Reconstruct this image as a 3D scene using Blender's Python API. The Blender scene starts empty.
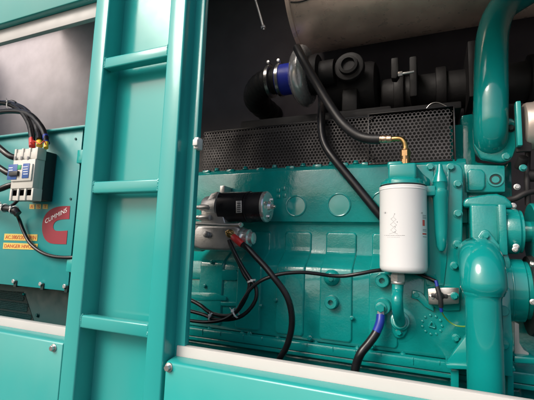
import bpy, bmesh, math, random
from mathutils import Vector, Matrix, noise
random.seed(7)
PI = math.pi
sc = bpy.context.scene
COL = sc.collection

# ------------------------------------------------------------------ camera
F = 385.0
RX = (0.9203977188145641, 0.015221571975985074, 0.39068701405028355)
RY = (0.3893742617528213, -0.12624976063253596, -0.9123862571436906)
RZ = (0.0354361889230762, 0.9918816974250544, -0.12212688003793748)
def at(px, py, Y):
    d = (px-267, 200-py, -F)
    w = [sum(a*b for a, b in zip(r, d)) for r in (RX, RY, RZ)]
    s = Y/w[1]
    return Vector(c*s for c in w)
def depth(p):
    return -(p[0]*RX[2]+p[1]*RY[2]+p[2]*RZ[2])
def rad(px, py, Y, half):            # radius in metres of something `half` pixels across there
    return half*depth(at(px, py, Y))/F
cam_d = bpy.data.cameras.new('camera'); cam = bpy.data.objects.new('camera', cam_d); COL.objects.link(cam)
cam_d.sensor_width = 36; cam_d.lens = 36*F/534; cam_d.clip_start = .02; cam_d.clip_end = 500
cam.matrix_world = Matrix((RX, RY, RZ)).to_4x4()
sc.camera = cam
bpy.context.view_layer.update()

# ------------------------------------------------------------------ materials
def new_mat(name):
    m = bpy.data.materials.new(name); m.use_nodes = True
    nt = m.node_tree; b = nt.nodes['Principled BSDF']
    return m, nt, b
def lnk(nt, a, b): nt.links.new(a, b)
def paint(name, col, rough=.3, coat=.0, bump=.0, bscale=300, var=.12, vscale=9, metal=0., spec=.5, dirt=0., dirtcol=(.05,.05,.045), bump2=0., b2scale=25, rvar=.1):
    m, nt, b = new_mat(name)
    b.inputs['Metallic'].default_value = metal
    b.inputs['Coat Weight'].default_value = coat
    b.inputs['Coat Roughness'].default_value = .07
    b.inputs['Specular IOR Level'].default_value = spec
    tc = nt.nodes.new('ShaderNodeTexCoord')
    geo = nt.nodes.new('ShaderNodeNewGeometry')
    co = geo.outputs['Position']
    n1 = nt.nodes.new('ShaderNodeTexNoise'); n1.inputs['Scale'].default_value = vscale; n1.inputs['Detail'].default_value = 6
    lnk(nt, co, n1.inputs['Vector'])
    mr = nt.nodes.new('ShaderNodeMapRange'); mr.inputs[1].default_value = .3; mr.inputs[2].default_value = .7
    mr.inputs[3].default_value = 1-var; mr.inputs[4].default_value = 1+var
    lnk(nt, n1.outputs['Fac'], mr.inputs[0])
    vm = nt.nodes.new('ShaderNodeVectorMath'); vm.operation = 'SCALE'; vm.inputs[0].default_value = col
    lnk(nt, mr.outputs[0], vm.inputs['Scale'])
    out = vm.outputs[0]
    if dirt > 0:
        n2 = nt.nodes.new('ShaderNodeTexNoise'); n2.inputs['Scale'].default_value = 45; n2.inputs['Detail'].default_value = 10; n2.inputs['Roughness'].default_value = .7
        lnk(nt, co, n2.inputs['Vector'])
        r2 = nt.nodes.new('ShaderNodeMapRange'); r2.inputs[1].default_value = .58; r2.inputs[2].default_value = .72
        r2.inputs[3].default_value = 0; r2.inputs[4].default_value = dirt
        lnk(nt, n2.outputs['Fac'], r2.inputs[0])
        mx = nt.nodes.new('ShaderNodeMix'); mx.data_type = 'RGBA'
        mx.inputs['B'].default_value = (*dirtcol, 1)
        lnk(nt, r2.outputs[0], mx.inputs['Factor']); lnk(nt, out, mx.inputs['A']); out = mx.outputs['Result']
    if name.startswith('teal_sheet') or name.startswith('teal_box'):
        for (sx_, sy_, sz_), th, amt, colr in (((3,3,1.2), .5, .13, (.22,.40,.37)), ((260,260,7), .73, .35, (.25,.5,.47)), ((9,9,240), .745, .3, (.012,.2,.19))):
            mp = nt.nodes.new('ShaderNodeMapping'); mp.inputs['Scale'].default_value = (sx_, sy_, sz_); mp.inputs['Rotation'].default_value = (.1,.25 if sx_ > 5 else 0,.1)
            lnk(nt, co, mp.inputs['Vector'])
            n4 = nt.nodes.new('ShaderNodeTexNoise'); n4.inputs['Scale'].default_value = 1; n4.inputs['Detail'].default_value = 4; lnk(nt, mp.outputs[0], n4.inputs['Vector'])
            r4 = nt.nodes.new('ShaderNodeMapRange'); r4.inputs[1].default_value = th; r4.inputs[2].default_value = th+.12; r4.inputs[3].default_value = 0; r4.inputs[4].default_value = amt
            lnk(nt, n4.outputs['Fac'], r4.inputs[0])
            m4 = nt.nodes.new('ShaderNodeMix'); m4.data_type = 'RGBA'; m4.inputs['B'].default_value = (*colr, 1)
            lnk(nt, r4.outputs[0], m4.inputs['Factor']); lnk(nt, out, m4.inputs['A']); out = m4.outputs['Result']
    lnk(nt, out, b.inputs['Base Color'])
    mr3 = nt.nodes.new('ShaderNodeMapRange'); mr3.inputs[1].default_value = .3; mr3.inputs[2].default_value = .7
    mr3.inputs[3].default_value = max(.02, rough-rvar*.6); mr3.inputs[4].default_value = rough+rvar
    n3 = nt.nodes.new('ShaderNodeTexNoise'); n3.inputs['Scale'].default_value = 30; n3.inputs['Detail'].default_value = 5
    lnk(nt, co, n3.inputs['Vector']); lnk(nt, n3.outputs['Fac'], mr3.inputs[0]); lnk(nt, mr3.outputs[0], b.inputs['Roughness'])
    prev = None
    for s, sc_, dist in ((bump, bscale, .0006), (bump2, b2scale, .004)):
        if s > 0:
            nb = nt.nodes.new('ShaderNodeTexNoise'); nb.inputs['Scale'].default_value = sc_; nb.inputs['Detail'].default_value = 4
            lnk(nt, co, nb.inputs['Vector'])
            bp = nt.nodes.new('ShaderNodeBump'); bp.inputs['Strength'].default_value = s; bp.inputs['Distance'].default_value = dist
            lnk(nt, nb.outputs['Fac'], bp.inputs['Height'])
            if prev: lnk(nt, prev, bp.inputs['Normal'])
            prev = bp.outputs[0]
    if prev: lnk(nt, prev, b.inputs['Normal'])
    return m
M = {}
M['sheet']   = paint('teal_sheet_paint', (.024,.36,.340), rough=.15, rvar=.05, bump=.05, bscale=700, var=.03, vscale=5, bump2=.04, b2scale=9)
M['cast']    = paint('teal_cast_paint', (.004,.25,.236), rough=.15, coat=.5, bump=.55, bscale=240, var=.13, vscale=14, bump2=.25, b2scale=42, dirt=.28, dirtcol=(.004,.16,.14))
M['smooth']  = paint('teal_smooth_paint', (.004,.258,.245), rough=.12, coat=.5, bump=.15, bscale=160, var=.07, vscale=12, bump2=.08, b2scale=30, dirt=.1, dirtcol=(.004,.17,.15))
M['boxteal'] = paint('teal_box_paint', (.015,.30,.30), rough=.38, bump=.06, bscale=600, var=.04, vscale=6)
M['shadeteal']= paint('shaded_alternator_paint', (.002,.065,.066), rough=.5, bump=.2, bscale=200, var=.1)  # teal darkened in the colour for the shade under the terminal box
M['white']   = paint('white_strip', (.56,.55,.53), rough=.45, bump=.05, var=.03, dirt=.06, dirtcol=(.5,.46,.4))
M['can']     = paint('white_can_paint', (.8,.81,.82), rough=.22, var=.01, coat=.3, rvar=.03)
M['rubber']  = paint('black_rubber', (.012,.012,.014), rough=.42, bump=.35, bscale=500, var=.25)
M['rubber_s']= paint('black_cable_sheath', (.008,.008,.01), rough=.3, bump=.15, bscale=400, var=.2)
M['blackp']  = paint('black_gloss_paint', (.01,.01,.012), rough=.28, bump=.1, var=.2)
M['dark']    = paint('dark_scorched_metal', (.011,.010,.011), rough=.6, bump=.6, bscale=160, var=.3, bump2=.3)
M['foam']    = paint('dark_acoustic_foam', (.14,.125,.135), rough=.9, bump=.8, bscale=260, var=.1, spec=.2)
M['glarefoam']= paint('glare_pale_foam', (.62,.57,.60), rough=.9, bump=.8, bscale=260, var=.1, spec=.2)  # colour lifted pale to stand in for lens glare at upper left
M['shield']  = paint('perforated_steel', (.042,.04,.042), rough=.4, metal=.3, bump=.1, var=.2)
M['alu']     = paint('cast_aluminium', (.58,.57,.55), rough=.36, metal=.8, bump=.5, bscale=300, var=.15, dirt=.4, dirtcol=(.12,.11,.1))
M['chrome']  = paint('zinc_plated_steel', (.82,.82,.80), rough=.2, metal=.8, bump=.1, var=.1)
M['steel']   = paint('bright_steel', (.62,.6,.58), rough=.3, metal=1., bump=.2, var=.15)
M['warm']    = paint('warm_bare_metal', (.66,.56,.50), rough=.35, metal=.55, bump=.2, var=.12)
M['bronze']  = paint('tarnished_brass', (.30,.19,.09), rough=.32, metal=.9, bump=.2, var=.3)
M['brass']   = paint('brass', (.50,.33,.13), rough=.3, metal=1., bump=.1, var=.15)
M['ferrule'] = paint('yellow_zinc_ferrule', (.78,.55,.38), rough=.3, metal=1., bump=.1, var=.15)
M['turbo']   = paint('turned_aluminium', (.85,.83,.83), rough=.22, metal=.7, bump=.2, var=.06)
M['drum']    = paint('heat_tinted_steel', (.97,.74,.60), rough=.3, metal=.3, bump=.25, bscale=90, var=.28, vscale=7, dirt=.35, dirtcol=(.30,.2,.16))
M['blue']    = paint('blue_sleeve', (.012,.035,.30), rough=.35, var=.1)
M['sil']     = paint('blue_silicone', (.03,.05,.5), rough=.4, var=.1)
M['red']     = paint('red_sleeve', (.55,.03,.03), rough=.35, var=.1)
M['yellow']  = paint('yellow_sleeve', (.8,.5,.03), rough=.35, var=.1)
M['tie']     = paint('white_nylon', (.75,.75,.73), rough=.4, var=.05)
M['abs']     = paint('cream_breaker_plastic', (.62,.61,.56), rough=.4, var=.03, bump=.05)
M['abs2']    = paint('grey_breaker_plastic', (.28,.31,.30), rough=.45, var=.05)
M['absdark'] = paint('black_breaker_plastic', (.02,.022,.025), rough=.4, var=.1)
M['maroon']  = paint('maroon_vinyl', (.27,.018,.035), rough=.45, var=.04)
M['decaly']  = paint('yellow_vinyl', (.72,.53,.13), rough=.45, var=.03)
M['decalr']  = paint('red_lettering', (.55,.05,.02), rough=.5, var=.03)
M['letterw'] = paint('white_lettering', (.85,.85,.83), rough=.5, var=.02)
M['ink']     = paint('grey_ink', (.19,.19,.20), rough=.5, var=.02)
M['inkred']  = paint('red_ink', (.55,.08,.07), rough=.5, var=.02)
M['inkblue'] = paint('blue_ink', (.03,.10,.34), rough=.4, var=.02)
M['inkgreen']= paint('green_ink', (.02,.35,.16), rough=.4, var=.02)
M['hole']    = paint('bore_shadow_iron', (.01,.03,.028), rough=.7, var=.1)  # near-black paints the shade inside notches, vent opening and bore groove
M['concrete']= paint('asphalt_yard', (.09,.09,.088), rough=.85, var=.15, vscale=2, bump=.4, bscale=60)
M['greenwire']= paint('green_earth_wire', (.12,.28,.05), rough=.4, var=.05)

# ------------------------------------------------------------------ mesh helpers
WL = {}
def fin(name, bm, mat, parent=None, smooth=True, angle=35, mats=None):
    me = bpy.data.meshes.new(name)
    bmesh.ops.recalc_face_normals(bm, faces=bm.faces)
    xs = [v.co for v in bm.verts]
    mn = Vector((min(v.x for v in xs), min(v.y for v in xs), min(v.z for v in xs)))
    mx = Vector((max(v.x for v in xs), max(v.y for v in xs), max(v.z for v in xs)))
    o0 = Vector(((mn.x+mx.x)/2, (mn.y+mx.y)/2, mn.z))
    for v in bm.verts: v.co -= o0
    bm.to_mesh(me); bm.free()
    if smooth:
        me.polygons.foreach_set('use_smooth', [True]*len(me.polygons))
        me.set_sharp_from_angle(angle=math.radians(angle))
    o = bpy.data.objects.new(name, me); COL.objects.link(o)
    for m in (mats or [mat]): me.materials.append(M[m])
    WL[o.name] = o0
    if parent:
        o.parent = parent; o.location = o0-WL[parent.name]
    else: o.location = o0
    return o
def thing(name, label, cat, loc, group=None):
    o = bpy.data.objects.new(name, None); COL.objects.link(o); o.empty_display_size = .02
    o.location = loc; WL[o.name] = Vector(loc)
    return tag(o, label, cat, group)
def tag(o, label, cat=None, group=None, kind=None):
    if label: o['label'] = label
    if cat: o['category'] = cat
    if group: o['group'] = group
    if kind: o['kind'] = kind
    return o
def bev(bm, w, seg=2, ang=30, verts=None):
    es = [e for e in bm.edges if len(e.link_faces) == 2 and e.calc_face_angle(0) > math.radians(ang)]
    if verts is not None: es = [e for e in es if e.verts[0] in verts and e.verts[1] in verts]
    if w > 0 and es: bmesh.ops.bevel(bm, geom=es, offset=w, offset_type='OFFSET', segments=seg, profile=.5, affect='EDGES', clamp_overlap=True)
def box(bm, x0, x1, y0, y1, z0, z1, b=.0, seg=2, M4=None):
    t = bmesh.new()
    bmesh.ops.create_cube(t, size=1)
    for v in t.verts:
        v.co = Vector(((x0+x1)/2+v.co.x*(x1-x0), (y0+y1)/2+v.co.y*(y1-y0), (z0+z1)/2+v.co.z*(z1-z0)))
    bmesh.ops.recalc_face_normals(t, faces=t.faces)
    bev(t, b, seg)
    if M4: t.transform(M4)
    merge(bm, t)
def merge(bm, t):
    me = bpy.data.meshes.new('t'); t.to_mesh(me); t.free(); bm.from_mesh(me); bpy.data.meshes.remove(me)
def prism(bm, pts, dirv, b=0, seg=2):      # polygon pts (3D) extruded by vector dirv
    t = bmesh.new(); n = len(pts); d = Vector(dirv)
    a = [t.verts.new(p) for p in pts]; c = [t.verts.new(Vector(p)+d) for p in pts]
    t.faces.new(a); t.faces.new(c[::-1])
    for i in range(n): t.faces.new((a[i], a[(i+1) % n], c[(i+1) % n], c[i]))
    bmesh.ops.recalc_face_normals(t, faces=t.faces)
    bev(t, b, seg); merge(bm, t)
def pprism(bm, px, Y, thick, b=0, seg=2):  # outline seen in front, real depth Y
    prism(bm, [at(x, y, Y) for x, y in px], (0, thick, 0), b, seg)
def frame(d):
    d = Vector(d).normalized(); u = Vector((0, 0, 1)) if abs(d.z) < .9 else Vector((1, 0, 0))
    a = d.cross(u).normalized(); return a, d.cross(a).normalized(), d
def lathe(bm, c, d, prof, n=40, rot=0, caps=True):   # prof = [(t along d, r)]
    a, b_, d = frame(d); c = Vector(c); rings = []
    for t, r in prof:
        if r <= 1e-6: rings.append([bm.verts.new(c+d*t)])
        else: rings.append([bm.verts.new(c+d*t+(a*math.cos(rot+2*PI*i/n)+b_*math.sin(rot+2*PI*i/n))*r) for i in range(n)])
    for k in range(len(rings)-1):
        A, B = rings[k], rings[k+1]
        for i in range(n):
            j = (i+1) % n
            if len(A) == 1 and len(B) == 1: continue
            if len(A) == 1: bm.faces.new((A[0], B[i], B[j]))
            elif len(B) == 1: bm.faces.new((A[i], A[j], B[0]))
            else: bm.faces.new((A[i], A[j], B[j], B[i]))
    if caps:
        if len(rings[0]) > 1: bm.faces.new(rings[0][::-1])
        if len(rings[-1]) > 1: bm.faces.new(rings[-1])
def rprof(L, r, b=.002, t0=0):       # cylinder profile with rounded rims
    return [(t0, r-b), (t0+b*.3, r-b*.3), (t0+b, r), (t0+L-b, r), (t0+L-b*.3, r-b*.3), (t0+L, r-b)]
def cyl(bm, c, d, L, r, b=.002, n=40): lathe(bm, c, d, rprof(L, r, b), n)
def catmull(P, k=8):
    P = [Vector(p) for p in P]; Q = [P[0]*2-P[1]]+P+[P[-1]*2-P[-2]]; out = []
    for i in range(1, len(Q)-2):
        for j in range(k):
            t = j/k; p0, p1, p2, p3 = Q[i-1:i+3]
            out.append(.5*((2*p1)+(p2-p0)*t+(2*p0-5*p1+4*p2-p3)*t*t+(3*p1-p0-3*p2+p3)*t**3))
    out.append(P[-1]); return out
def tube(bm, P, r, n=14, k=8, raw=False):
    C = [Vector(p) for p in P] if raw else catmull(P, k)
    N = len(C); rr = r if callable(r) else (lambda t: r)
    T = [(C[min(i+1, N-1)]-C[max(i-1, 0)]).normalized() for i in range(N)]
    a, _, _ = frame(T[0]); rings = []
    for i in range(N):
        a = (a-T[i]*a.dot(T[i])).normalized(); b_ = T[i].cross(a)
        q = rr(i/(N-1))
        rings.append([bm.verts.new(C[i]+(a*math.cos(2*PI*j/n)+b_*math.sin(2*PI*j/n))*q) for j in range(n)])
    for i in range(N-1):
        for j in range(n):
            jj = (j+1) % n; bm.faces.new((rings[i][j], rings[i][jj], rings[i+1][jj], rings[i+1][j]))
    bm.faces.new(rings[0][::-1]); bm.faces.new(rings[-1])
def pxs(pts, Y): return [at(p[0], p[1], p[2] if len(p) > 2 else Y) for p in pts]
def ptube(name, pts, Y, half, mat, parent=None, n=14, k=8):
    bm = bmesh.new(); m = pts[len(pts)//2]
    r = rad(m[0], m[1], m[2] if len(m) > 2 else Y, half)
    tube(bm, pxs(pts, Y), r, n, k); return fin(name, bm, mat, parent)
def boltbm(bm, c, r, d=(0, -1, 0), washer=True, h=None, dome=False):
    c = Vector(c); dd = Vector(d).normalized(); h = h or r*.75; t = 0; ro = random.random()*PI
    if washer:
        cyl(bm, c-dd*.001, dd, r*.22+.001, r*1.0, r*.07, 24); t = r*.2; r = r*.74
    lathe(bm, c, dd, [(t, r*.98), (t+h*.85, r), (t+h, r*.86), (t+h+.0001, r*.5), (t+h-.0004, 0)], 6, ro)
def bolt(c, r, mat, parent, d=(0, -1, 0), washer=True, name='bolt', h=None):
    bm = bmesh.new(); boltbm(bm, c, r, d, washer, h); return fin(name, bm, mat, parent, angle=25)
def text_bm(s, size, ext=.0003, shear=0, spacing=1, bold=0):
    cu = bpy.data.curves.new('t', 'FONT'); cu.body = s; cu.size = size; cu.extrude = ext; cu.align_x = 'CENTER'; cu.align_y = 'CENTER'
    cu.shear = shear; cu.space_character = spacing; cu.offset = bold
    o = bpy.data.objects.new('t', cu); COL.objects.link(o)
    me = bpy.data.meshes.new_from_object(o.evaluated_get(bpy.context.evaluated_depsgraph_get()))
    bm = bmesh.new(); bm.from_mesh(me); bpy.data.objects.remove(o); bpy.data.curves.remove(cu); bpy.data.meshes.remove(me)
    return bm
def text_on(bm, s, px0, px1, Y, ypx_h, shear=0, bold=0):  # write between two picture points on the plane y=Y
    A, B = at(*px0, Y), at(*px1, Y)
    h = rad(px0[0], px0[1], Y, ypx_h)
    bpy.context.view_layer.update()
    t = text_bm(s, 1, 0, shear, 1.0, 0)
    xs = [v.co.x for v in t.verts]; ys = [v.co.y for v in t.verts]
    w = max(xs)-min(xs); hh = max(ys)-min(ys); cx = (max(xs)+min(xs))/2; cy = (max(ys)+min(ys))/2
    ux = (B-A); L = ux.length; ux.normalize(); uz = Vector((-ux.z, 0, ux.x)); mid = (A+B)/2
    for v in t.verts:
        v.co = mid+ux*((v.co.x-cx)/w*L)+uz*((v.co.y-cy)/hh*h)+Vector((0, 0, 0))
    r = bmesh.ops.extrude_face_region(t, geom=list(t.faces))
    for e in r['geom']:
        if isinstance(e, bmesh.types.BMVert): e.co.y -= .0004
    merge(bm, t)

# ------------------------------------------------------------------ ground
bm = bmesh.new(); box(bm, -60, 60, -60, 60, -1.62, -1.6); tag(fin('ground', bm, 'concrete', smooth=False), 'plain dark asphalt yard in front of the enclosure', None, kind='structure')

# ------------------------------------------------------------------ enclosure
enc = thing('generator_enclosure', 'teal sheet steel enclosure with a ladder column and white door seals around the open bays', 'enclosure', (-.6, .7, -1.6))
FY = .65; PL = .70
xl0, xl1, xr0, xr1, xf = -.7625, -.718, -.5325, -.489, -.4655
ZT, ZB = 1.25, -1.5
# side columns of the ladder are pressed box sections
lad = bpy.data.objects.new('ladder', None); 
bm = bmesh.new()
box(bm, xl0, xl1, FY, PL+.01, ZB, ZT, .004, 3)
box(bm, xr0, xr1, FY, PL+.01, ZB, ZT, .004, 3)
ladder = fin('ladder', bm, 'sheet', enc)
for z in (-.4765+.0, -.1765, .1242, .4273, .7273, 1.03):
    bm = bmesh.new(); box(bm, xl1-.001, xr0+.001, .652, .677, z-.015, z+.013, .004, 3)
    for xw in (xl1+.0006, xr0-.0006):       # weld bead round each end
        loop = [(xw,.6535,z-.013),(xw,.6535,z),(xw,.6535,z+.012),(xw,.66,z+.0135),(xw,.6765,z+.0135)]
        Pw = [p_+Vector((random.uniform(-.0005,.0005), random.uniform(-.0004,.0004), 0)) for p_ in catmull(loop, 7)]
        tube(bm, Pw, lambda t: .0019+.0005*math.sin(t*75), 7, raw=True)
    fin('rung', bm, 'sheet', ladder)
bm = bmesh.new()
box(bm, xl1, xr0, PL, PL+.006, ZB, .82, 0)  # back panel, jamb and column stop short, unseen, to pass the sun
fin('back_panel', bm, 'sheet', ladder)
# jambs either side, set further back
bm = bmesh.new()
box(bm, xr1-.01, xf, .688, .704, ZB, .82, .0025)
box(bm, xl0-.012, xl0+.01, .70, .72, ZB, ZT, .0015)
fin('jamb', bm, 'sheet', enc)
# body of the column behind the ladder
bm = bmesh.new(); box(bm, xl0+.012, xr1-.012, PL+.012, .722, ZB, .82, 0); fin('column', bm, 'dark', enc)
# lower access panels with folded top lip
def panel(x0, x1, ztop):
    bm = bmesh.new()
    prof = [(FY+.003, ZB), (FY+.003, ztop-.006), (FY+.005, ztop-.002), (FY+.010, ztop), (.683, ztop+.004), (.683, ZB)]
    prism(bm, [Vector((x0, y, z)) for y, z in prof], (x1-x0, 0, 0), .0022, 3)
    return fin('access_panel', bm, 'sheet', enc)
pr = panel(-.4835, 1.6, -.2285); pl = panel(-2.6, -.7665, -.2285)
def rawbolt(x, y, Y, r, parent, mat='steel'):
    p = at(x, y, Y); bolt(p, r, mat, parent)
rawbolt(169, 367.3, FY+.003, .009, pr); rawbolt(54, 347.8, FY+.003, .009, pl)
for x0, x1 in ((-.4825, 1.6), (-2.6, -.766)):
    bm = bmesh.new(); box(bm, x0, x1, .6845, .70, -.27, -.2055, .0015)
    fin('white_seal', bm, 'white', enc)
# header above the bays; unseen slot added to let sun reach drum and turbo
bm = bmesh.new(); box(bm, -2.6, -.766, .690, .705, .587, .63, .0015); fin('white_seal', bm, 'white', enc)
bm = bmesh.new(); box(bm, -.4655, 1.6, .690, .705, .587, .63, .0015); fin('white_seal', bm, 'white', enc)
bm = bmesh.new(); box(bm, -2.6, -.766, .668, .705, .6305, ZT, .003); box(bm, -.4635, -.15, .668, .705, .6305, .82, .003); box(bm, -.1495, 1.6, .668, .705, .6305, ZT, .003); box(bm, -.4635, -.1505, .668, .705, 1.12, ZT, .003); fin('header_panel', bm, 'sheet', enc)
# shell: roof, far wall, ends, floor, lower front
bm = bmesh.new()
box(bm, -1.95, 1.6, .706, 2.2, 1.22, 1.26); box(bm, -2.6, -1.95, 1.37, 2.2, 1.22, 1.26); box(bm, -2.6, 1.6, 2.16, 2.2, ZB, 1.22)  # roof gap at the left end is added to light the bulkhead
box(bm, -2.6, -2.56, .706, 2.16, ZB, 1.22); box(bm, 1.56, 1.6, .706, 2.16, ZB, 1.22); box(bm, -2.56, 1.56, .706, 2.16, ZB, ZB+.05)
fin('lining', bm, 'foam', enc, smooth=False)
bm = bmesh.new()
box(bm, -2.55, -1.18, 1.42, 1.45, -.9, 1.2, .004); fin('bulkhead_lining', bm, 'glarefoam', enc)
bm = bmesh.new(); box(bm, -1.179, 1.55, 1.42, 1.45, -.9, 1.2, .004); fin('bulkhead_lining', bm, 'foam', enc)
# striker catch
bm = bmesh.new(); p = at(197.5, 144, .688)
box(bm, p.x-.004, p.x+.008, .678, .698, p.z-.013, p.z+.013, .003); box(bm, p.x-.001, p.x+.011, .670, .679, p.z-.008, p.z+.006, .002)
fin('door_catch', bm, 'tie', enc)

# ------------------------------------------------------------------ terminal box
tb = thing('terminal_box', 'teal sheet steel terminal box with maroon logo and yellow warning strips', 'electrical box', (-1.4, .95, -.2))
BY = .85; xr = at(71.5, 250, BY).x; zt = .352; zb = at(66, 291, BY).z
bm = bmesh.new(); box(bm, -2.3, xr, BY, BY+.003, zb, zt-.004, .001)
cov = fin('cover', bm, 'boxteal', tb)
bm = bmesh.new(); box(bm, -2.3, xr+.022, BY+.006, BY+.26, zb+.006, zt-.006, .003)
box(bm, -2.3, xr+.03, BY-.014, BY+.27, zt-.004, zt+.004, .002)
fin('case', bm, 'boxteal', tb)
for yy in (157, 265):
    bm = bmesh.new(); p = at(79, yy, BY); box(bm, xr-.004, xr+.022, BY-.010, BY+.004, p.z-.022, p.z+.02, .002); fin('hinge', bm, 'sheet', tb)
for x, y in ((71, 199), (76, 139), (-8, 150)):
    bolt(at(x, y, BY), .004, 'shadeteal', cov, washer=False, name='screw')
for x in (15, 42, 66, -12):
    p = at(x, 284+x*.08, BY); bm = bmesh.new()
    box(bm, p.x-.003, p.x+.010, BY-.004, BY+.02, zb-.004, zb+.016, .001); fin('notch_shade', bm, 'hole', cov)
    bolt(Vector((p.x, BY-.004, zb+.014)), .007, 'chrome', cov, name='screw', washer=False)
# logo
bm = bmesh.new()
C = [(70,206),(69.2,219),(61,219.3),(55.5,221),(53,225),(53.2,229),(56,231.2),(67.5,230.6),(66.2,244.2),(52,244),(46.5,241.5),(43,236),(41.7,228),(42.8,219),(47,212),(54,207.5),(62,206)]
keep = {(70,206),(69.2,219),(67.5,230.6),(66.2,244.2)}
for _ in range(2):
    D = []
    for i, p_ in enumerate(C):
        if p_ in keep: D.append(p_); continue
        a_, b_ = C[i-1], C[(i+1) % len(C)]
        D += [(p_[0]*.75+a_[0]*.25, p_[1]*.75+a_[1]*.25), (p_[0]*.75+b_[0]*.25, p_[1]*.75+b_[1]*.25)]
    C = D
pprism(bm, C, BY-.0012, .001); lg = fin('logo', bm, 'maroon', cov, smooth=False)
bm = bmesh.new(); text_on(bm, 'CUMMINS', (45.2, 221.5), (67.2, 209.5), BY-.0014, 4.3, .25); fin('lettering', bm, 'letterw', lg, smooth=False)
def strip(px, s, p0, p1, h, mat='decalr'):
    bm = bmesh.new(); pprism(bm, px, BY-.0012, .001); st = fin('warning_sticker', bm, 'decaly', cov, smooth=False)
    bm = bmesh.new(); text_on(bm, s, p0, p1, BY-.0014, h); fin('lettering', bm, mat, st, smooth=False)
strip([(4.5,233.6),(37.5,234.4),(37,240.9),(3.8,240.2)], 'AC:380/220V 3P/N', (5.5,237), (36,237.7), 3.6)
strip([(3.4,242.6),(37.8,243.8),(37.2,249.8),(2.8,248.8)], 'DANGER HIVOLT', (4.5,245.8), (36,246.8), 3.4)
for x, s in ((32.2,'R'),(38.6,'S'),(45.4,'T')):
    strip([(x-2.6,204.2),(x+2.4,204.3),(x+2.2,209),(x-2.8,208.9)], s, (x-1.4,206.6), (x+1.1,206.7), 3.0)

# alternator below
alt = thing('alternator', 'teal alternator housing darkened with painted shade, with meshed air vent under the terminal box', 'alternator', (-1.4, 1.1, -1.2))
AY = .97
bm = bmesh.new(); box(bm, -2.4, -.86, AY, AY+.5, -.9, zb-.004, .01); fin('housing', bm, 'shadeteal', alt)
def grille(name, x0, x1, z0, z1, Y, pitch, hr, parent, mat, skip=None, sheary=0, thick=.0012, nh=6):
    bm = bmesh.new(); dx = pitch; dz = pitch*.866; n = 12
    # each hexagonal cell carries one round hole; cells share corners by position, merged afterwards
    cols = int((x1-x0)/dx); rows = int((z1-z0)/dz)
    for r in range(rows):
        for c in range(cols):
            cx = x0+dx*(c+.5+(.5 if r % 2 else 0)); cz = z0+dz*(r+.6)
            if cx > x1-dx*.4: continue
            O, I = [], []
            R = pitch/math.sqrt(3)
            for i in range(n):
                a = PI/6+i*2*PI/n; rr = R if i % 2 == 0 else R*.866
                O.append(bm.verts.new((cx+rr*math.cos(a), Y, cz+rr*math.sin(a))))
                I.append(bm.verts.new((cx+hr*math.cos(a), Y, cz+hr*math.sin(a))))
            for i in range(n):
                j = (i+1) % n; bm.faces.new((O[i], O[j], I[j], I[i]))
    bmesh.ops.remove_doubles(bm, verts=bm.verts, dist=pitch*.02)
    g = bmesh.ops.extrude_face_region(bm, geom=list(bm.faces))
    for v in g['geom']:
        if isinstance(v, bmesh.types.BMVert): v.co.y += thick
    if nh == 6 and pitch > .008:
        for v in bm.verts: v.co.y += .0028*noise.noise(Vector((v.co.x*14, 0, v.co.z*16)))
    if sheary:
        for v in bm.verts: v.co.z += sheary*(v.co.x-x0)
    return fin(name, bm, mat, parent, smooth=False)
p0 = at(-20, 290, AY-.004); p1 = at(31, 322, AY-.004)
vw = bmesh.new(); pprism(vw, [(-30,289),(24,291.8),(34,322),(-30,318)], AY-.0015, .001); fin('vent_shade', vw, 'hole', alt, smooth=False)
for k in range(3):
    y0 = 291+k*10.2; zz = at(10, y0, AY-.004).z; zz2 = at(10, y0+8.8, AY-.004).z; xe = at(24.5+k*3.6, y0+5, AY-.004).x
    grille('vent_mesh', xe-.40, xe, zz2, zz, AY-.004, .0068, .0025, alt, 'shadeteal')
bolt(at(24.5, 294, AY), .006, 'smooth', alt); bolt(at(38, 315, AY), .008, 'shadeteal', alt)

# ------------------------------------------------------------------ circuit breaker
cb = thing('circuit_breaker', 'cream three pole circuit breaker with black back mounted on the teal terminal box', 'circuit breaker', (-1.15, .8, .1))
CY = .776
a = at(15.6,148.5,CY); b = at(37.2,147,CY); c = at(35.5,200,CY)
X0, X1, Z0, Z1 = a.x, b.x, c.z, b.z
bm = bmesh.new(); box(bm, X0-.002, X1-.004, CY+.031, BY-.0015, Z0+.004, Z1-.004, .003); fin('base', bm, 'absdark', cb)
bm = bmesh.new(); box(bm, X0, X1, CY+.004, CY+.032, Z0, Z1, .003); fin('case', bm, 'abs', cb)
W = X1-X0
bm = bmesh.new()
zm0, zm1 = Z0+.036, Z1-.036
box(bm, X0-.001, X1+.001, CY-.002, CY+.02, zm0, zm1, .003)
box(bm, X0+.004, X1-.003, CY-.007, CY+.02, zm0+.022, zm1-.016, .003)
for k in range(4):
    xx = X0+.001+(W-.002)*k/3
    for z0_, z1_ in ((Z0, zm0), (zm1, Z1)): box(bm, xx-.0045, xx+.0045, CY, CY+.03, z0_-.0005, z1_+.0005, .0015)
for k in range(3):
    xx = X0+W*(k+.5)/3
    box(bm, xx-.014, xx+.014, CY+.0025, CY+.03, Z1-.034, Z1-.012, .001); box(bm, xx-.014, xx+.014, CY+.004, CY+.03, Z0+.014, Z0+.034, .001)
fin('front', bm, 'abs', cb)
for k in range(3):
    xx = X0+W*(k+.5)/3
    for z_ in (Z1-.007, Z0+.008): 
        bm = bmesh.new(); cyl(bm, (xx, CY+.01, z_), (0,-1,0), .004, .007, .001, 20); fin('terminal_screw', bm, 'chrome', cb)
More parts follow.
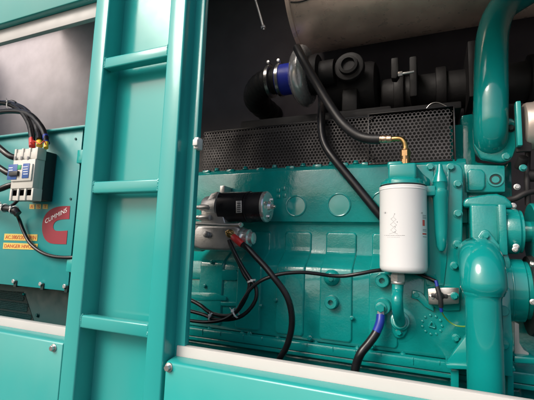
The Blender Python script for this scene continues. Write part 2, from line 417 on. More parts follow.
def cbq(n, x0, x1, y0, y1, mat, dy=.0085, th=.0012):
    p = at((x0+x1)/2, y0, CY); q = at((x0+x1)/2, y1, CY); xa = at(x0, (y0+y1)/2, CY).x; xb = at(x1, (y0+y1)/2, CY).x
    bm = bmesh.new(); box(bm, xa, xb, CY-dy, CY-dy+th, q.z, p.z, .0003); return fin(n, bm, mat, cb)
cbq('label_plate', 10.5, 19.5, 165, 180, 'inkblue'); cbq('label_plate', 25, 31.5, 164, 178.5, 'inkblue'); cbq('label_plate', 20.2, 23.6, 165.5, 170, 'inkgreen')
cbq('lever', 13, 21.5, 172, 176.5, 'absdark', .014, .008)
for yy in (158.5,):
    for xx in (22, 28.6, 16): cbq('vent_slot', xx-.8, xx+.8, yy-2, yy+1.5, 'ink', .0028, .001)
for i in range(4): cbq('printed_line', 25.8, 30.5, 167+i*2.4, 167.7+i*2.4, 'letterw', .0089, .0006)
for i in range(3): cbq('printed_line', 11.5, 15.5, 168+i*2.4, 168.8+i*2.4, 'letterw', .0089, .0006)

def cable(name, label, pts, Y, half, mat='rubber_s', group=None, cat='cable', n=14):
    o = ptube(name, pts, Y, half, mat, None, n); return tag(o, label, cat, group)
G = 'black power cables wired to the breaker'
def pcable(label, pts, Y, half, slv=None, sp=None, fer=None):
    t = thing('power_cable', label, 'cable', at(pts[-1][0], pts[-1][1], pts[-1][2] if len(pts[-1]) > 2 else Y), G)
    ptube('sheath', pts, Y, half, 'rubber_s', t)
    if slv: ptube('sleeve', sp, Y, half*1.12, slv, t, k=4)
    if fer: ptube('lug', fer, Y, half*.8, 'yellow' if slv == 'blue' else 'chrome', t, k=4)
pcable('black power cable with red sleeve entering the top of the breaker', [(-30,112,.9),(-12,105,.88),(5,103,.86),(20,110,.84),(29,123,.82),(32,136,.80),(32.3,143,.79)], .82, 2.7, 'red', [(32,139,.795),(32.3,146.5,.785)])
pcable('black power cable with yellow sleeve entering the top of the breaker', [(-30,106,.92),(-10,104,.90),(8,103,.88),(24,109,.86),(34,121,.83),(38.5,133,.81),(39.5,140,.79)], .82, 2.7, 'yellow', [(39.3,138,.80),(39.6,146,.785)])
pcable('black power cable with blue sleeve, outermost arc over the breaker', [(-30,125,.86),(-8,114,.85),(12,111,.84),(29,114,.83),(40,125,.815),(45.5,136,.80),(46.5,142,.79)], .82, 2.7, 'blue', [(45.7,136,.80),(46.7,143,.79)], [(46.6,142,.79),(46,148,.783)])
pcable('black power cable sagging into the left side of the breaker, uppermost of three', [(-30,128,.80),(-12,138,.79),(2,150,.785),(10,156,.79),(17,158,.80)], .79, 3.0)
pcable('black power cable sagging into the left side of the breaker, middle of three', [(-30,150,.80),(-12,160,.79),(0,168,.785),(8,173,.79),(15,175,.80)], .79, 3.0)
pcable('black power cable entering the left side of the breaker, lowest of three', [(-30,195,.80),(-12,192,.79),(0,189,.785),(8,186,.79),(15,184.5,.80)], .79, 3.0)
t = thing('phase_wire', 'thin red tracer wire looped between the coloured sleeves on top of the breaker', 'wire', at(40,143,.77))
ptube('wire', [(30,143,.78),(34,141,.765),(40,144,.76),(44,141,.765),(46,145,.77)], .77, .5, 'red', t, n=8)
cable('control_cable', 'thin black cable curving down over the warning strips below the breaker', [(-14,205,.80),(-2,207,.79),(8,207.5,.78),(14,210,.79),(19,219,.83),(23.5,231,.836),(30,243,.836),(41,252,.836),(54,256.5,.836),(70,257.5,.84),(82,256,.85)], .83, 1.7)
cable('cable_bundle', 'short thick black cable bundle strapped at the breaker lower left corner', [(-30,200,.79),(-10,205,.78),(5,208,.775),(14,210,.775),(18,214,.78)], .78, 3.6, n=16)
cable('signal_cable', 'short black cable looping from the bundle up under the breaker', [(8,208,.79),(14,204,.785),(18,200,.785),(20,198,.79)], .785, 1.6)
def tie(label, x, y, Y, half, ang, w=.004):
    t = bmesh.new(); p = at(x, y, Y); d = Vector((math.cos(ang), 0, math.sin(ang)))
    r = rad(x, y, Y, half)
    lathe(t, p-d*w/2, d, [(0, r-.0012), (0, r), (w, r), (w, r-.0012)], 24, caps=False)
    side = Vector((-d.z, 0, d.x))
    q = p+side*r*.55+Vector((0, -r*.85, 0))
    box(t, q.x-.0035, q.x+.0035, q.y-.004, q.y+.002, q.z-.003, q.z+.003, .0008)
    tube(t, [q, q+side*.006+Vector((0,-.005,0)), q+side*.010+Vector((0,-.007,0))], .001, 6, 3)
    return tag(fin('cable_tie', t, 'tie'), label, 'cable tie', 'white cable ties')
tie('white cable tie holding the arcing power cables above the breaker', 13, 106.5, .862, 6.5, 0.1, .004)
tie('white cable tie wrapped round the thick bundle at the breaker, rightmost of two', 14, 210, .776, 4.6, -.5)
tie('white cable tie wrapped round the thick bundle at the breaker, leftmost of two', 5, 208, .775, 4.4, -.3)

# ------------------------------------------------------------------ engine
eng = thing('diesel_engine', 'teal painted diesel engine block with covers, perforated shield and bolts inside the right bay', 'engine', (-.2, 1.2, -.9))
UY = 1.03
zl = .0745   # ledge under the core plug deck
# block : upper deck plate, lower skirt with a sloping waist
bm = bmesh.new()
XE0, XE1 = -.86, .082
prof = [(1.03, zl), (1.03, .222), (1.045, .236), (1.10, .240), (1.10, .34), (1.41, .34), (1.41, -.235), (.992, -.235), (.988, -.225), (.990, -.06), (.996, -.046), (1.040, -.014), (1.046, 0), (1.046, zl-.006), (1.04, zl)]
prism(bm, [Vector((XE0, y, z)) for y, z in prof], (XE1-XE0, 0, 0), .003, 2)
blk = fin('cylinder_block', bm, 'cast', eng)
# pan rail and sump
bm = bmesh.new()
XR = .23
box(bm, XE0, XR, .972, 1.3, -.259, -.2365, .003); box(bm, XE0, XR, .978, 1.3, -.272, -.2605, .003)
rail = fin('pan_rail', bm, 'cast', eng)
bm = bmesh.new(); box(bm, XE0+.02, XR-.05, 1.02, 1.28, -.62, -.273, .02, 3); fin('sump', bm, 'cast', eng)
for i in range(9):
    bolt((XE0+.06+i*.105, .995, -.2365), .0075, 'cast', rail, d=(0,0,1))
# raised pads between the water jacket ribs, following the waist
def pad(x0, x1, ztop, zbot=-.226, h=.0055, cr=.011):
    path = [(1.046, ztop), (1.046, .004), (1.0445, -.007), (1.040, -.014), (1.031, -.022), (1.005, -.040), (.996, -.046), (.9915, -.052), (.990, -.060), (.988, zbot)]
    pts = [(y, z) for y, z in path]; fine = []
    for i in range(len(pts)-1):
        L = math.hypot(pts[i+1][0]-pts[i][0], pts[i+1][1]-pts[i][1]); n = max(1, int(L/.0022))
        for k in range(n): fine.append((pts[i][0]+(pts[i+1][0]-pts[i][0])*k/n, pts[i][1]+(pts[i+1][1]-pts[i][1])*k/n))
    fine.append(pts[-1]); bm = bmesh.new(); rows = []
    S = 0; arc = [0]
    for i in range(1, len(fine)): S += math.hypot(fine[i][0]-fine[i-1][0], fine[i][1]-fine[i-1][1]); arc.append(S)
    nx = int((x1-x0)/.0018); hw = (x1-x0)/2; xm = (x0+x1)/2
    for i, (y, z) in enumerate(fine):
        a_, b_ = fine[max(i-1, 0)], fine[min(i+1, len(fine)-1)]; ty, tz = b_[0]-a_[0], b_[1]-a_[1]; l = math.hypot(ty, tz); ny, nz = tz/l, -ty/l
        if ny > 0: ny, nz = -ny, -nz
        row = []
        for j in range(nx+1):
            x = x0+(x1-x0)*j/nx
            qx = abs(x-xm)-(hw-cr); qz = abs(arc[i]-S/2)-(S/2-cr)
            sd_ = math.hypot(max(qx, 0), max(qz, 0))+min(max(qx, qz), 0)-cr
            t = max(0, min(1, -sd_/.0045)); hh = h*math.sqrt(max(0, 1-(1-t)**2))-.0006
            row.append(bm.verts.new((x, y+ny*hh, z+nz*hh)))
        rows.append(row)
    for i in range(len(rows)-1):
        for j in range(nx): bm.faces.new((rows[i][j], rows[i][j+1], rows[i+1][j+1], rows[i+1][j]))
    return fin('jacket_pad', bm, 'cast', blk, angle=60)
for x0, x1 in ((-.3867,-.3064), (-.2665,-.1821), (-.1431,-.075), (-.5067,-.430), (-.63,-.55)):
    pad(x0, x1, .048)
# core plugs
for x, z, r in ((-.351,.1195,.0285), (-.2283,.1215,.030), (-.1130,.1245,.030), (-.474,.118,.0285)):
    bm = bmesh.new()
    lathe(bm, (x, UY, z), (0,-1,0), [(-.001, r+.003), (.0022, r+.002), (.0028, r+.0005), (.0022, r-.0012), (.0004, r-.002), (.0004, r-.006), (.0008, r*.5), (.0010, 0)], 40, caps=False)
    fin('core_plug', bm, 'smooth', blk)
# casting marks, seams and lumps
bm = bmesh.new()
for x, y in ((279,190),(284,188),(279,196),(285,195)): box(bm, at(x,y,UY).x-.006, at(x,y,UY).x+.004, UY-.002, UY+.001, at(x,y,UY).z-.007, at(x,y,UY).z+.004, .001)
fin('casting_mark', bm, 'cast', blk); bm = bmesh.new()
tube(bm, pxs([(289,187),(289,195),(289.5,201)], UY), .0022, 6)
fin('casting_seam', bm, 'cast', blk)
bm = bmesh.new()
for x in (208, 232, 262, 291, 318, 344, 367): 
    p = at(x, 173, 1.05); box(bm, p.x-.014, p.x+.014, 1.036, 1.10, .226, .238+.002*random.random(), .004, 2); fin('deck_lug', bm, 'cast', blk); bm = bmesh.new()
for x in (220, 248, 277, 305, 333, 357): p = at(x, 170, 1.07); boltbm(bm, (p.x, 1.051, .2375), .009, (0,0,1)); fin('bolt', bm, 'cast', blk); bm = bmesh.new()
bm.free()
# ledges and webs on the flywheel end, left of the jacket
for q, Y in (([(186,268),(236,270),(240,276),(236,281),(186,279)],.985), ([(186,292),(215,293),(226,297),(226,301),(186,301)],.982), ([(196,300),(262,304),(262,308),(196,305)],.984)):
    bm = bmesh.new(); pprism(bm, q, Y, .03, .003); fin('cast_web', bm, 'cast', blk)
for x, y in ((262,262),(212,262),(205,286),(250,334),(310,338),(372,346),(276,300),(352,318),(292,318)):
    p = at(x, y, .984); bm = bmesh.new(); boltbm(bm, p+Vector((0,-.002,0)), .0055 if y < 320 else .007); fin('bolt', bm, 'cast', blk, angle=25)
# runs of paint hanging on the rail
for i in range(34):
    x = -.66+i*.0205+random.uniform(-.006,.006); z = -.2372; L = random.uniform(.004,.016); r = random.uniform(.0008,.0016)
    if i % 3 == 0:
        bm = bmesh.new(); tube(bm, [(x,.9725,z+.001),(x,.9712,z-.003),(x,.9716,z-L)], r, 8, 4); fin('paint_run', bm, 'smooth', rail)
# bosses and plugs with bores
def boss(x, y, Y, ro, ri, L=.012, name='threaded_boss'):
    p = at(x, y, Y); bm = bmesh.new(); r = rad(x, y, Y, ro); q = rad(x, y, Y, ri)
    lathe(bm, p+Vector((0,L,0)), (0,-1,0), [(-.004, r*1.25), (L*.3, r*1.02), (L-.002, r), (L, r-.002), (L, q+.001), (L-.001, q), (L-.012, q), (L-.012, 0)], 32, caps=False)
    return fin(name, bm, 'cast', blk)
boss(382, 281, .966, 6.8, 2.8, .022); boss(330.5, 303, .966, 6.4, 2.6, .02); boss(382.5, 307, .968, 7.8, 3, .02)
p = at(330.5, 278, .972); bm = bmesh.new(); lathe(bm, p+Vector((0,.012,0)), (0,-1,0), [(0,.021),(.01,.018),(.016,.012),(.019,0)], 28, caps=False); fin('dome_plug', bm, 'cast', blk)
bolt(at(381, 308, .967), rad(381,308,.97,5.6), 'smooth', blk, h=.009)
bolt(at(331, 279, .968), .007, 'smooth', blk, washer=False, h=.004)
# perforated shields, with backing plates
sh = grille('perforated_shield', -.685, -.150, .221, .369, 1.052, .0099, .0037, eng, 'shield')
sh['label'] = 'long dark perforated shield section behind the starter'
sh2 = grille('perforated_shield', -.1495, .0575, .232, .369, 1.034, .0099, .0037, eng, 'shield')
sh2['label'] = 'nearer lighter perforated shield section beside the pipe'
bm = bmesh.new()
box(bm, -.686, -.148, 1.051, 1.07, .368, .372, .001); box(bm, -.686, -.148, 1.0515, 1.056, .216, .223, .001)
box(bm, -.151, .057, 1.035, 1.07, .3685, .3705, .0005); box(bm, -.151, .052, 1.0345, 1.037, .229, .2335, .001)
box(bm, .0565, .0600, 1.036, 1.10, .228, .370, .001); box(bm, -.154, -.149, 1.036, 1.052, .228, .371, .001)
fin('shield_flange', bm, 'blackp', eng)
bm = bmesh.new(); box(bm, -.80, .049, 1.09, 1.095, .236, .366, 0); fin('shield_backing', bm, 'dark', eng, smooth=False)
for x, y in ((341,117),(372,118),(373,158)):
    bolt(at(x, y, 1.032 if x > 370 else 1.05), .005, 'dark', eng, washer=False)
# dark manifold parts hanging under the exhaust drum
bm = bmesh.new()
lathe(bm, (-.33,1.24,.53), (1,0,0), rprof(.18,.085,.02), 36); lathe(bm, (-.14,1.26,.50), (1,0,0), rprof(.5,.058,.01), 36)
for x in (-.10,.02,.14,.26): lathe(bm, (x,1.26,.50), (1,0,0), rprof(.03,.074,.004), 30)
box(bm, -.32,.08,1.10,1.3,.385,.405,.004); box(bm, -.6,-.1,1.14,1.4,.36,.43,.01)
box(bm, -.25,-.20,1.14,1.3,.42,.50,.01); lathe(bm, (-.22,1.13,.55), (0,-1,0), rprof(.03,.045,.006), 30); lathe(bm, (-.22,1.10,.55), (0,-1,0), [(0,.030),(.012,.028),(.014,.02),(.004,.018),(.004,0)], 30)
box(bm, -.05,-.03,1.12,1.3,.44,.56,.004); box(bm, .10,.12,1.12,1.3,.42,.58,.004)
fin('exhaust_manifold', bm, 'dark', eng)
for q in ([(402,111),(415,110),(428,109),(440,108.5)], [(424,112),(430,104.5),(437,102.5),(444,105),(452,110),(455,118)]):
    bm = bmesh.new(); tube(bm, pxs(q, 1.1), .0013, 8); fin('vent_line', bm, 'steel', eng)
# cooler cover with bolted flange to the right of the filter
CV = .983
bm = bmesh.new()
pprism(bm, [(404,164),(456,163.2),(460.5,165),(463,169.5),(462.5,240),(460.5,311),(447,311.5),(436,309),(428,303.5),(424,296),(423.5,186.5),(404,186)], CV, .07, .004, 3)
cv = fin('cooler_cover', bm, 'smooth', eng)
bm = bmesh.new()
pprism(bm, [(405,166),(433.5,165.5),(434,176),(447,176),(447.5,166),(450,170),(449.5,190),(447,260),(444,286),(426,286),(425,185),(405,184)], CV-.004, .01, .003, 2)
fin('cover_ridge', bm, 'smooth', cv)
for x, y in ((430.5,167.5),(451,167.5),(458,184.3),(458,214),(457.3,244.5),(454.5,266)):
    bolt(at(x, y, CV), rad(x, y, CV, 4.3), 'smooth', cv)
for x, y in ((416.5,294.5),(456,338)):
    bolt(at(x, y, .987), rad(x, y, .987, 4), 'cast', blk)
bm = bmesh.new(); pprism(bm, [(412,290),(421,292),(428,300),(434,306),(434,312),(425,307),(418,300),(411,298)], .980, .012, .003, 2); fin('cast_web', bm, 'cast', blk)
# tapered housing casting
cx = at(440.5, 200, .962)
def zof(y, Y=.962, x=440.5): return at(x, y, Y).z
bm = bmesh.new()
z0 = zof(252)
lathe(bm, (cx.x, .966, z0), (0,0,1), [(0,0),(.003,.006),(.012,.010),(.04,.0125),(zof(197)-z0,.0165),(zof(196)-z0,.0175),(zof(190.5)-z0,.0175),(zof(190)-z0,.0150),(zof(183)-z0,.0150),(zof(182)-z0,.0165),(zof(176)-z0,.0135),(zof(171)-z0,.0085),(zof(164)-z0,.0048),(zof(163)-z0,0)], 32, caps=False)
box(bm, cx.x-.040, cx.x-.01, .950, .99, zof(196), zof(186), .003)
fin('thermostat_housing', bm, 'smooth', cv)
# round cast emblem of dots
bm = bmesh.new(); ce = at(432, 325, .986)
for i in range(11):
    a_ = 2*PI*i/11; lathe(bm, (ce.x+.021*math.cos(a_), .9885, ce.z+.021*math.sin(a_)), (0,-1,0), [(0,.0032),(.0018,.0026),(.003,0)], 10, caps=False)
tube(bm, [ce+Vector((-.007,0,-.004)), ce+Vector((0,-.001,.007)), ce+Vector((.006,0,-.005)), ce+Vector((-.006,0,-.003))], .0018, 6)
fin('cast_emblem', bm, 'cast', blk)
# front gear housing
gh = None
bm = bmesh.new()
xa, xb = at(470.5,220,.97).x, at(499,220,.97).x
box(bm, xa, xb, .97, 1.3, at(480,300,.97).z, at(480,204,.97).z, .006, 3)
box(bm, xa-.006, xb+.016, 1.04, 1.4, at(480,300,1.04).z, at(480,190,1.04).z, .012, 3)
fin('gear_housing', bm, 'cast', eng)
bm = bmesh.new()   # rounded shoulder over the housing
pts = [at(x, y, .985) for x, y in ((463,207),(463,201),(467,197.5),(476,196),(488,194),(497,193.5),(505,196),(511,201),(514,208))]
prism(bm, pts, (0,.2,0), .006, 3)
fin('housing_shoulder', bm, 'cast', eng)
bm = bmesh.new()
pprism(bm, [(464,164),(505,165.5),(505.5,192),(466,192)], 1.02, .25, .003)
ub = fin('housing_top', bm, 'cast', eng)
bm = bmesh.new(); pprism(bm, [(467,172),(470,168.5),(482,169),(485.5,173),(485.5,186),(483,190.5),(468,190.5)], 1.014, .02, .004, 3); fin('cast_lug', bm, 'cast', ub)
p = at(495.5, 179.5, 1.02); bm = bmesh.new(); r = .0165
lathe(bm, p, (0,-1,0), [(-.002,r+.001),(.003,r),(.003,r*.78),(-.001,r*.72),(-.001,r*.5),(.0005,r*.48),(.0005,0)], 32, caps=False); fin('bore_plug', bm, 'smooth', ub)
p2 = at(495.5, 179.5, 1.0205)
bm = bmesh.new(); lathe(bm, p+Vector((0,.0002,0)), (0,-1,0), [(0.0011,r*.71),(.0013,r*.5)], 32, caps=False); fin('groove_shade', bm, 'hole', ub)
bm = bmesh.new()
pprism(bm, [(461,115),(474,113),(476,162),(505,164),(512,160),(513,205),(461,205)], 1.10, .2, .006, 2)
box(bm, .06,.30, 1.05, 1.25, -.7, -.05, .01)
fin('gear_case_back', bm, 'cast', eng)
bm = bmesh.new(); lathe(bm, at(519,168,1.03), (.2,-.6,.6), rprof(.03,.011,.003), 20); lathe(bm, at(526,176,1.03), (1,0,0), rprof(.05,.014,.003), 20)
tube(bm, pxs([(508,200,1.03),(516,198,1.02),(526,193,1.02),(540,190,1.03)],1.03), .007, 12)
tube(bm, pxs([(528,150,1.04),(527,180,1.02),(528,205,1.03)],1.03), .006, 12)
fin('side_fittings', bm, 'dark', eng)
for x, y, Y, r, mt in ((513,206,1.02,.007,'steel'),(516,246.5,.955,.006,'chrome'),(523,168,1.0,.008,'smooth'),(517,187,1.02,.007,'alu')):
    bolt(at(x,y,Y), r, mt, eng)

# white note: mounting bracket
mb = thing('mounting_bracket', 'teal steel engine mounting foot with two large bolts at the bottom right', 'bracket', at(480, 380, .93))
bm = bmesh.new()
pprism(bm, [(446,364),(454,352),(470,331),(500,331),(514,364)], .925, .03, .002)
pprism(bm, [(446,364),(514,366),(516,371.5),(447,369)], .915, .12, .002)
fin('gusset', bm, 'smooth', mb)
bm = bmesh.new(); pprism(bm, [(495,288),(510,288),(511,310),(513,340),(513,377),(497,375)], .905, .012, .002); vp = fin('upright_plate', bm, 'smooth', mb)
for x, y in ((503,310.5),(503,343.5)):
    p = at(x, y, .905); bm = bmesh.new(); r = rad(x,y,.905,5.2); lathe(bm, p, (0,-1,0), [(-.001,r),(.006,r*.98),(.009,r*.86),(.0095,0)], 24, caps=False); fin('bolt', bm, 'smooth', vp)
bm = bmesh.new(); pprism(bm, [(451,369),(459,369.5),(459,400),(451,400)], .93, .06, .002); fin('leg', bm, 'smooth', mb)
bm = bmesh.new(); pprism(bm, [(508,372),(514,372),(514,404),(507,404)], .93, .06, .002); fin('leg', bm, 'smooth', mb)
bm = bmesh.new(); pprism(bm, [(514.5,322),(519,324),(519.5,343),(524,350),(529,353),(529,357),(514.5,355)], .955, .004, .001); fin('bare_patch', bm, 'abs2', mb)
bm = bmesh.new(); pprism(bm, [(514,356),(536,358),(536,364),(514,363)], .93, .1, .002); fin('shelf_lip', bm, 'smooth', mb)

# ------------------------------------------------------------------ filter
fx, fy, fr = -.0598, .95, .0525
ft = thing('spin_on_filter', 'white spin-on filter canister with small printed markings under the brass elbow', 'filter', (fx, fy, -.045))
zt_, zb_ = at(403, 187.5, .90).z+.008, -.047
H = zt_-zb_
bm = bmesh.new()
lathe(bm, (fx, fy, zb_), (0,0,1), [(-.001,0),(0,fr*.55),(.001,fr*.80),(.0035,fr*.92),(.009,fr*.985),(.016,fr),(H-.006,fr),(H-.004,fr+.0008),(H-.001,fr+.0008),(H,fr-.001),(H+.0005,fr*.9),(H+.0005,0)], 72, caps=False)
can = fin('canister', bm, 'can', ft, angle=40)
bm = bmesh.new(); lathe(bm, (fx, fy, zt_), (0,0,1), [(0,fr*.93),(.003,fr*.93),(.003,0)], 60, caps=False); fin('gasket', bm, 'rubber', ft)
bm = bmesh.new()
lathe(bm, (fx, fy, zt_+.003), (0,0,1), [(0,fr*.96),(.001,fr*.985),(.007,fr*.97),(.009,fr*.88),(.015,fr*.80),(.016,0)], 60, caps=False)
hb = at(394, 170, .93)
box(bm, fx-.030, fx+.032, .915, 1.02, zt_+.012, zt_+.052, .006, 3)
box(bm, fx-.032, fx+.002, .920, .99, zt_+.040, zt_+.058, .005, 3)
prism(bm, [Vector((fx+.028,.918,zt_+.05)), Vector((fx+.046,.95,zt_+.03)), Vector((fx+.060,.965,zt_+.02)), Vector((fx+.060,.965,zt_+.004)), Vector((fx+.028,.93,zt_+.004))], (0,.06,0), .003)
fin('filter_head', bm, 'smooth', ft)
# printing wrapped round the can
def wrap(bm, px, py, w, h):
    """small inked patch on the can surface at a picture position"""
    s = (px-403.3)/23.3; s = max(-.97, min(.97, s))
    thv = math.asin(s)     # angle from the side facing the viewer
    vdir = math.atan2(-fy, -fx)
    R = fr+.00025; zc = at(px, py, fy-fr*math.cos(thv)).z; a0 = vdir+thv
    da = w/2/R
    vs = [bm.verts.new((fx+R*math.cos(a), fy+R*math.sin(a), zz)) for a, zz in ((a0-da,zc-h/2),(a0,zc-h/2),(a0+da,zc-h/2),(a0+da,zc+h/2),(a0,zc+h/2),(a0-da,zc+h/2))]
    bm.faces.new((vs[0],vs[1],vs[4],vs[5])); bm.faces.new((vs[1],vs[2],vs[3],vs[4]))
bm = bmesh.new(); U = .0022
for x in (386.5, 421):
    wrap(bm, x, 212.3, .0055, .0006); wrap(bm, x, 213.6, .0055, .0006); wrap(bm, x-.0, 212.9, .0022, .0022); wrap(bm, x-1.6, 212.9, .0006, .0014); wrap(bm, x+1.6, 212.9, .0006, .0014)
def stroke(P, w=.00045):
    for (xa_, ya_), (xb_, yb_) in zip(P, P[1:]):
        n_ = max(2, int(math.hypot(xb_-xa_, yb_-ya_)/.22))
        for k in range(n_): wrap(bm, xa_+(xb_-xa_)*k/n_, ya_+(yb_-ya_)*k/n_, w, w)
stroke([(395.5,214),(394.5,217),(392,219),(394.5,221.5),(397,219.5),(394.8,217.5)])
stroke([(394.5,222),(391.5,224.5),(394.5,227),(397.5,225),(394.8,222.5)])
stroke([(394.5,227.5),(391.8,230),(394.5,232.5),(397.2,230.5),(395,228)]); stroke([(390.5,234),(394.5,232.6),(398.5,234)])
for x, y in ((395.6,214),(398,222),(396,227),(396,232)): wrap(bm, x, y, .0018, .0018)
for i in range(12): wrap(bm, 386+i*1.65, 235.4, .0021+.0008*(i % 3), .0007)
for i in range(9): wrap(bm, 389+i*1.35, 237.2, .0013+.0006*(i % 2), .0006)
fin('printed_diagram', bm, 'ink', can, smooth=False)
bm = bmesh.new(); lathe(bm, (fx, fy, zb_+H-.0095), (0,0,1), [(0,fr+.0001),(.0008,fr+.0009),(.0022,fr+.0009),(.003,fr+.0001)], 72, caps=False); fin('rolled_seam', bm, 'can', can)
bm = bmesh.new()
wrap(bm, 422.6, 222.8, .009, .0135); wrap(bm, 423.5, 233.9, .018, .0036)
fin('red_print', bm, 'inkred', can, smooth=False)
bm = bmesh.new()
for y in (215.4, 217, 218.3, 229.6, 231, 236.8): wrap(bm, 423.6, y, .017, .0014)
fin('grey_print', bm, 'ink', can, smooth=False)

# elbow and pipe under the filter
fp = thing('return_pipe', 'teal curved pipe from the underside of the white filter to the block', 'pipe', at(399, 330, .97))
ax = at(398, 278, fy); 
bm = bmesh.new(); lathe(bm, (ax.x, fy, ax.z-.009), (0,0,1), [(0,.0155),(.002,.017),(.016,.017),(.018,.0155),(.024,.013)], 6); lathe(bm, (ax.x, fy, ax.z-.014), (0,0,1), rprof(.007,.0155,.002), 28); fin('union_nut', bm, 'alu', fp, angle=25)
bm = bmesh.new(); tube(bm, [Vector((ax.x,fy,ax.z-.005)), Vector((ax.x-.001,fy-.004,ax.z-.03)), at(397,300,.925), at(398,312,.935), at(400,321,.965), at(400,323,.99)], .0128, 24); fin('pipe', bm, 'smooth', fp)
bm = bmesh.new()
e = at(400,322,.975); lathe(bm, e+Vector((0,.012,0)), (0,-1,.25), rprof(.015,.022,.003), 36); lathe(bm, e, (0,-1,.3), rprof(.008,.017,.003), 30)
pprism(bm, [(391,322),(409,322),(407,332),(403.5,337.5),(399,339),(394.5,337.5),(391.5,331)], .978, .014, .004, 3)
fin('pipe_flange', bm, 'smooth', fp); bolt(at(399,332.2,.978), .0085, 'smooth', fp, h=.007)
bm = bmesh.new(); lathe(bm, at(399,325,.99)+Vector((0,.006,0)), (0,-1,0), [(0,.05),(.006,.044),(.009,.036),(.010,0)], 40, caps=False); fin('pipe_pad', bm, 'cast', fp)

# ------------------------------------------------------------------ upper hoses
h1 = thing('oil_hose', 'thick black rubber hose with brass elbow feeding the top of the white filter', 'hose', at(405, 165, .95))
ptube('hose', [(297,48,1.0),(301,56,.985),(308,69,.975),(317,84,.97),(327,101,.965),(339,119,.96),(349,129.5,.955),(359,136,.953),(369,138.8,.95),(380,139.3,.948)], .96, 4.7, 'rubber', h1, n=20)
bm = bmesh.new(); A, B = at(376.8,139,.947), at(392,139,.945)
L = (B-A).length; lathe(bm, A, B-A, [(0,.0078),(.001,.0088),(L*.3,.0090),(L*.32,.0084),(L*.36,.0090),(L*.62,.0090),(L*.66,.0084),(L*.7,.0090),(L-.002,.0088),(L,.0070)], 28); fin('ferrule', bm, 'ferrule', h1)
cxf = at(405.3, 150, .945)
ztop = zt_+.058
bm = bmesh.new(); 
lathe(bm, B-Vector((.001,0,0)), (1,0,0), rprof(.006,.0062,.001), 20)
tube(bm, [B, at(397,138.6,.944), at(401.5,139.3,.944), at(404.3,142.5,.944), Vector((cxf.x,.945,at(405,147,.945).z)), Vector((cxf.x,.945,at(405,152,.945).z))], .0062, 18); fin('elbow', bm, 'brass', h1)
bm = bmesh.new()
for (y0, y1, r, n_) in ((159.5,164.8,.0115,6),(157,159.5,.009,24),(150.5,157,.0118,6),(148.6,150.5,.0088,24)):
    za, zb2 = at(405,y1,.945).z, at(405,y0,.945).z
    lathe(bm, (cxf.x,.945,za), (0,0,1), [(0,r*.9),(.001,r),(zb2-za-.001,r),(zb2-za,r*.88)], n_, rot=.4)
lathe(bm, (cxf.x,.945,ztop-.004), (0,0,1), [(0,.0105),(.02,.0105)], 20)
fin('fitting', bm, 'bronze', h1, angle=25)
h2 = cable('breather_hose', 'slim glossy black hose passing diagonally behind the white filter', [(321,92,1.10),(322,104,1.05),(321.3,118,1.02),(322,134,1.01),(326,147,1.005),(335,160,1.0),(348,176,1.0),(362,193,1.0),(375,209,1.0),(388,224,1.005)], 1.0, 4.2, 'rubber_s', cat='hose', n=20)

# earth cable
ec = thing('earth_cable', 'black cable with blue sleeve bolted to the block and hanging below it', 'cable', at(356, 372, .95))
ptube('sheath', [(379,325,.955),(376,333,.95),(369,343,.94),(361,353,.93),(356.5,364,.93),(354,378,.93),(353,392,.94)], .94, 4.3, 'rubber_s', ec, n=18)
ptube('sleeve', [(380.8,315,.96),(380.3,321,.955),(378.5,327,.952),(376.5,331.5,.95)], .95, 4.4, 'blue', ec, n=18, k=5)
bm = bmesh.new(); p = at(381,310.5,.968); box(bm, p.x-.008, p.x+.008, .962, .969, p.z-.016, p.z+.012, .002); fin('lug', bm, 'alu', ec)

# ------------------------------------------------------------------ clamp block and switch on the cover
vs = thing('pressure_switch', 'small black switch with blue sleeves on a bare aluminium plate', 'switch', at(441, 305, .961))
bm = bmesh.new(); pprism(bm, [(427.8,288.8),(444,287.6),(459.2,287.8),(459,303.6),(444,305),(428.6,304.6)], .964, .008, .0015); pprism(bm, [(429,295),(458.8,293.6),(458.8,296),(429,297.5)], .961, .01, .001)
box(bm, at(430,297,1).x, at(455,297,1).x, .972, .988, at(440,303,.966).z, at(440,290,.966).z, .001)
pt = fin('mounting_plate', bm, 'steel', vs)
bm = bmesh.new(); p = at(439.5,296,.951)
lathe(bm, p+Vector((0,.012,0)), (0,-1,0), rprof(.018,.0095,.003), 24); tube(bm, pxs([(437,286.5,.944),(439,293,.942),(440.5,300,.942),(441,307,.946)],.942), .0052, 14)
box(bm, p.x-.017,p.x+.017,.950,.960,p.z-.0045,p.z+.0045,.002)
fin('body', bm, 'absdark', vs)
ptube('sleeve', [(435.8,280.5,.946),(437,285,.944),(437.6,289,.943)], .943, 1.7, 'blue', vs, k=4); ptube('sleeve', [(440.8,304,.945),(441,308,.946),(441.6,311.5,.948)], .946, 1.7, 'blue', vs, k=4)
bolt(at(454.7,296,.962), .0085, 'smooth', vs); bolt(at(432.5,297,.962), .005, 'chrome', vs)
ptube('earth_wire', [(441.5,311,.948),(444,316,.956),(449,321.5,.966),(456,325.5,.966),(464,326.5,.956),(470,325.5,.946)], .956, .7, 'greenwire', vs, n=8)

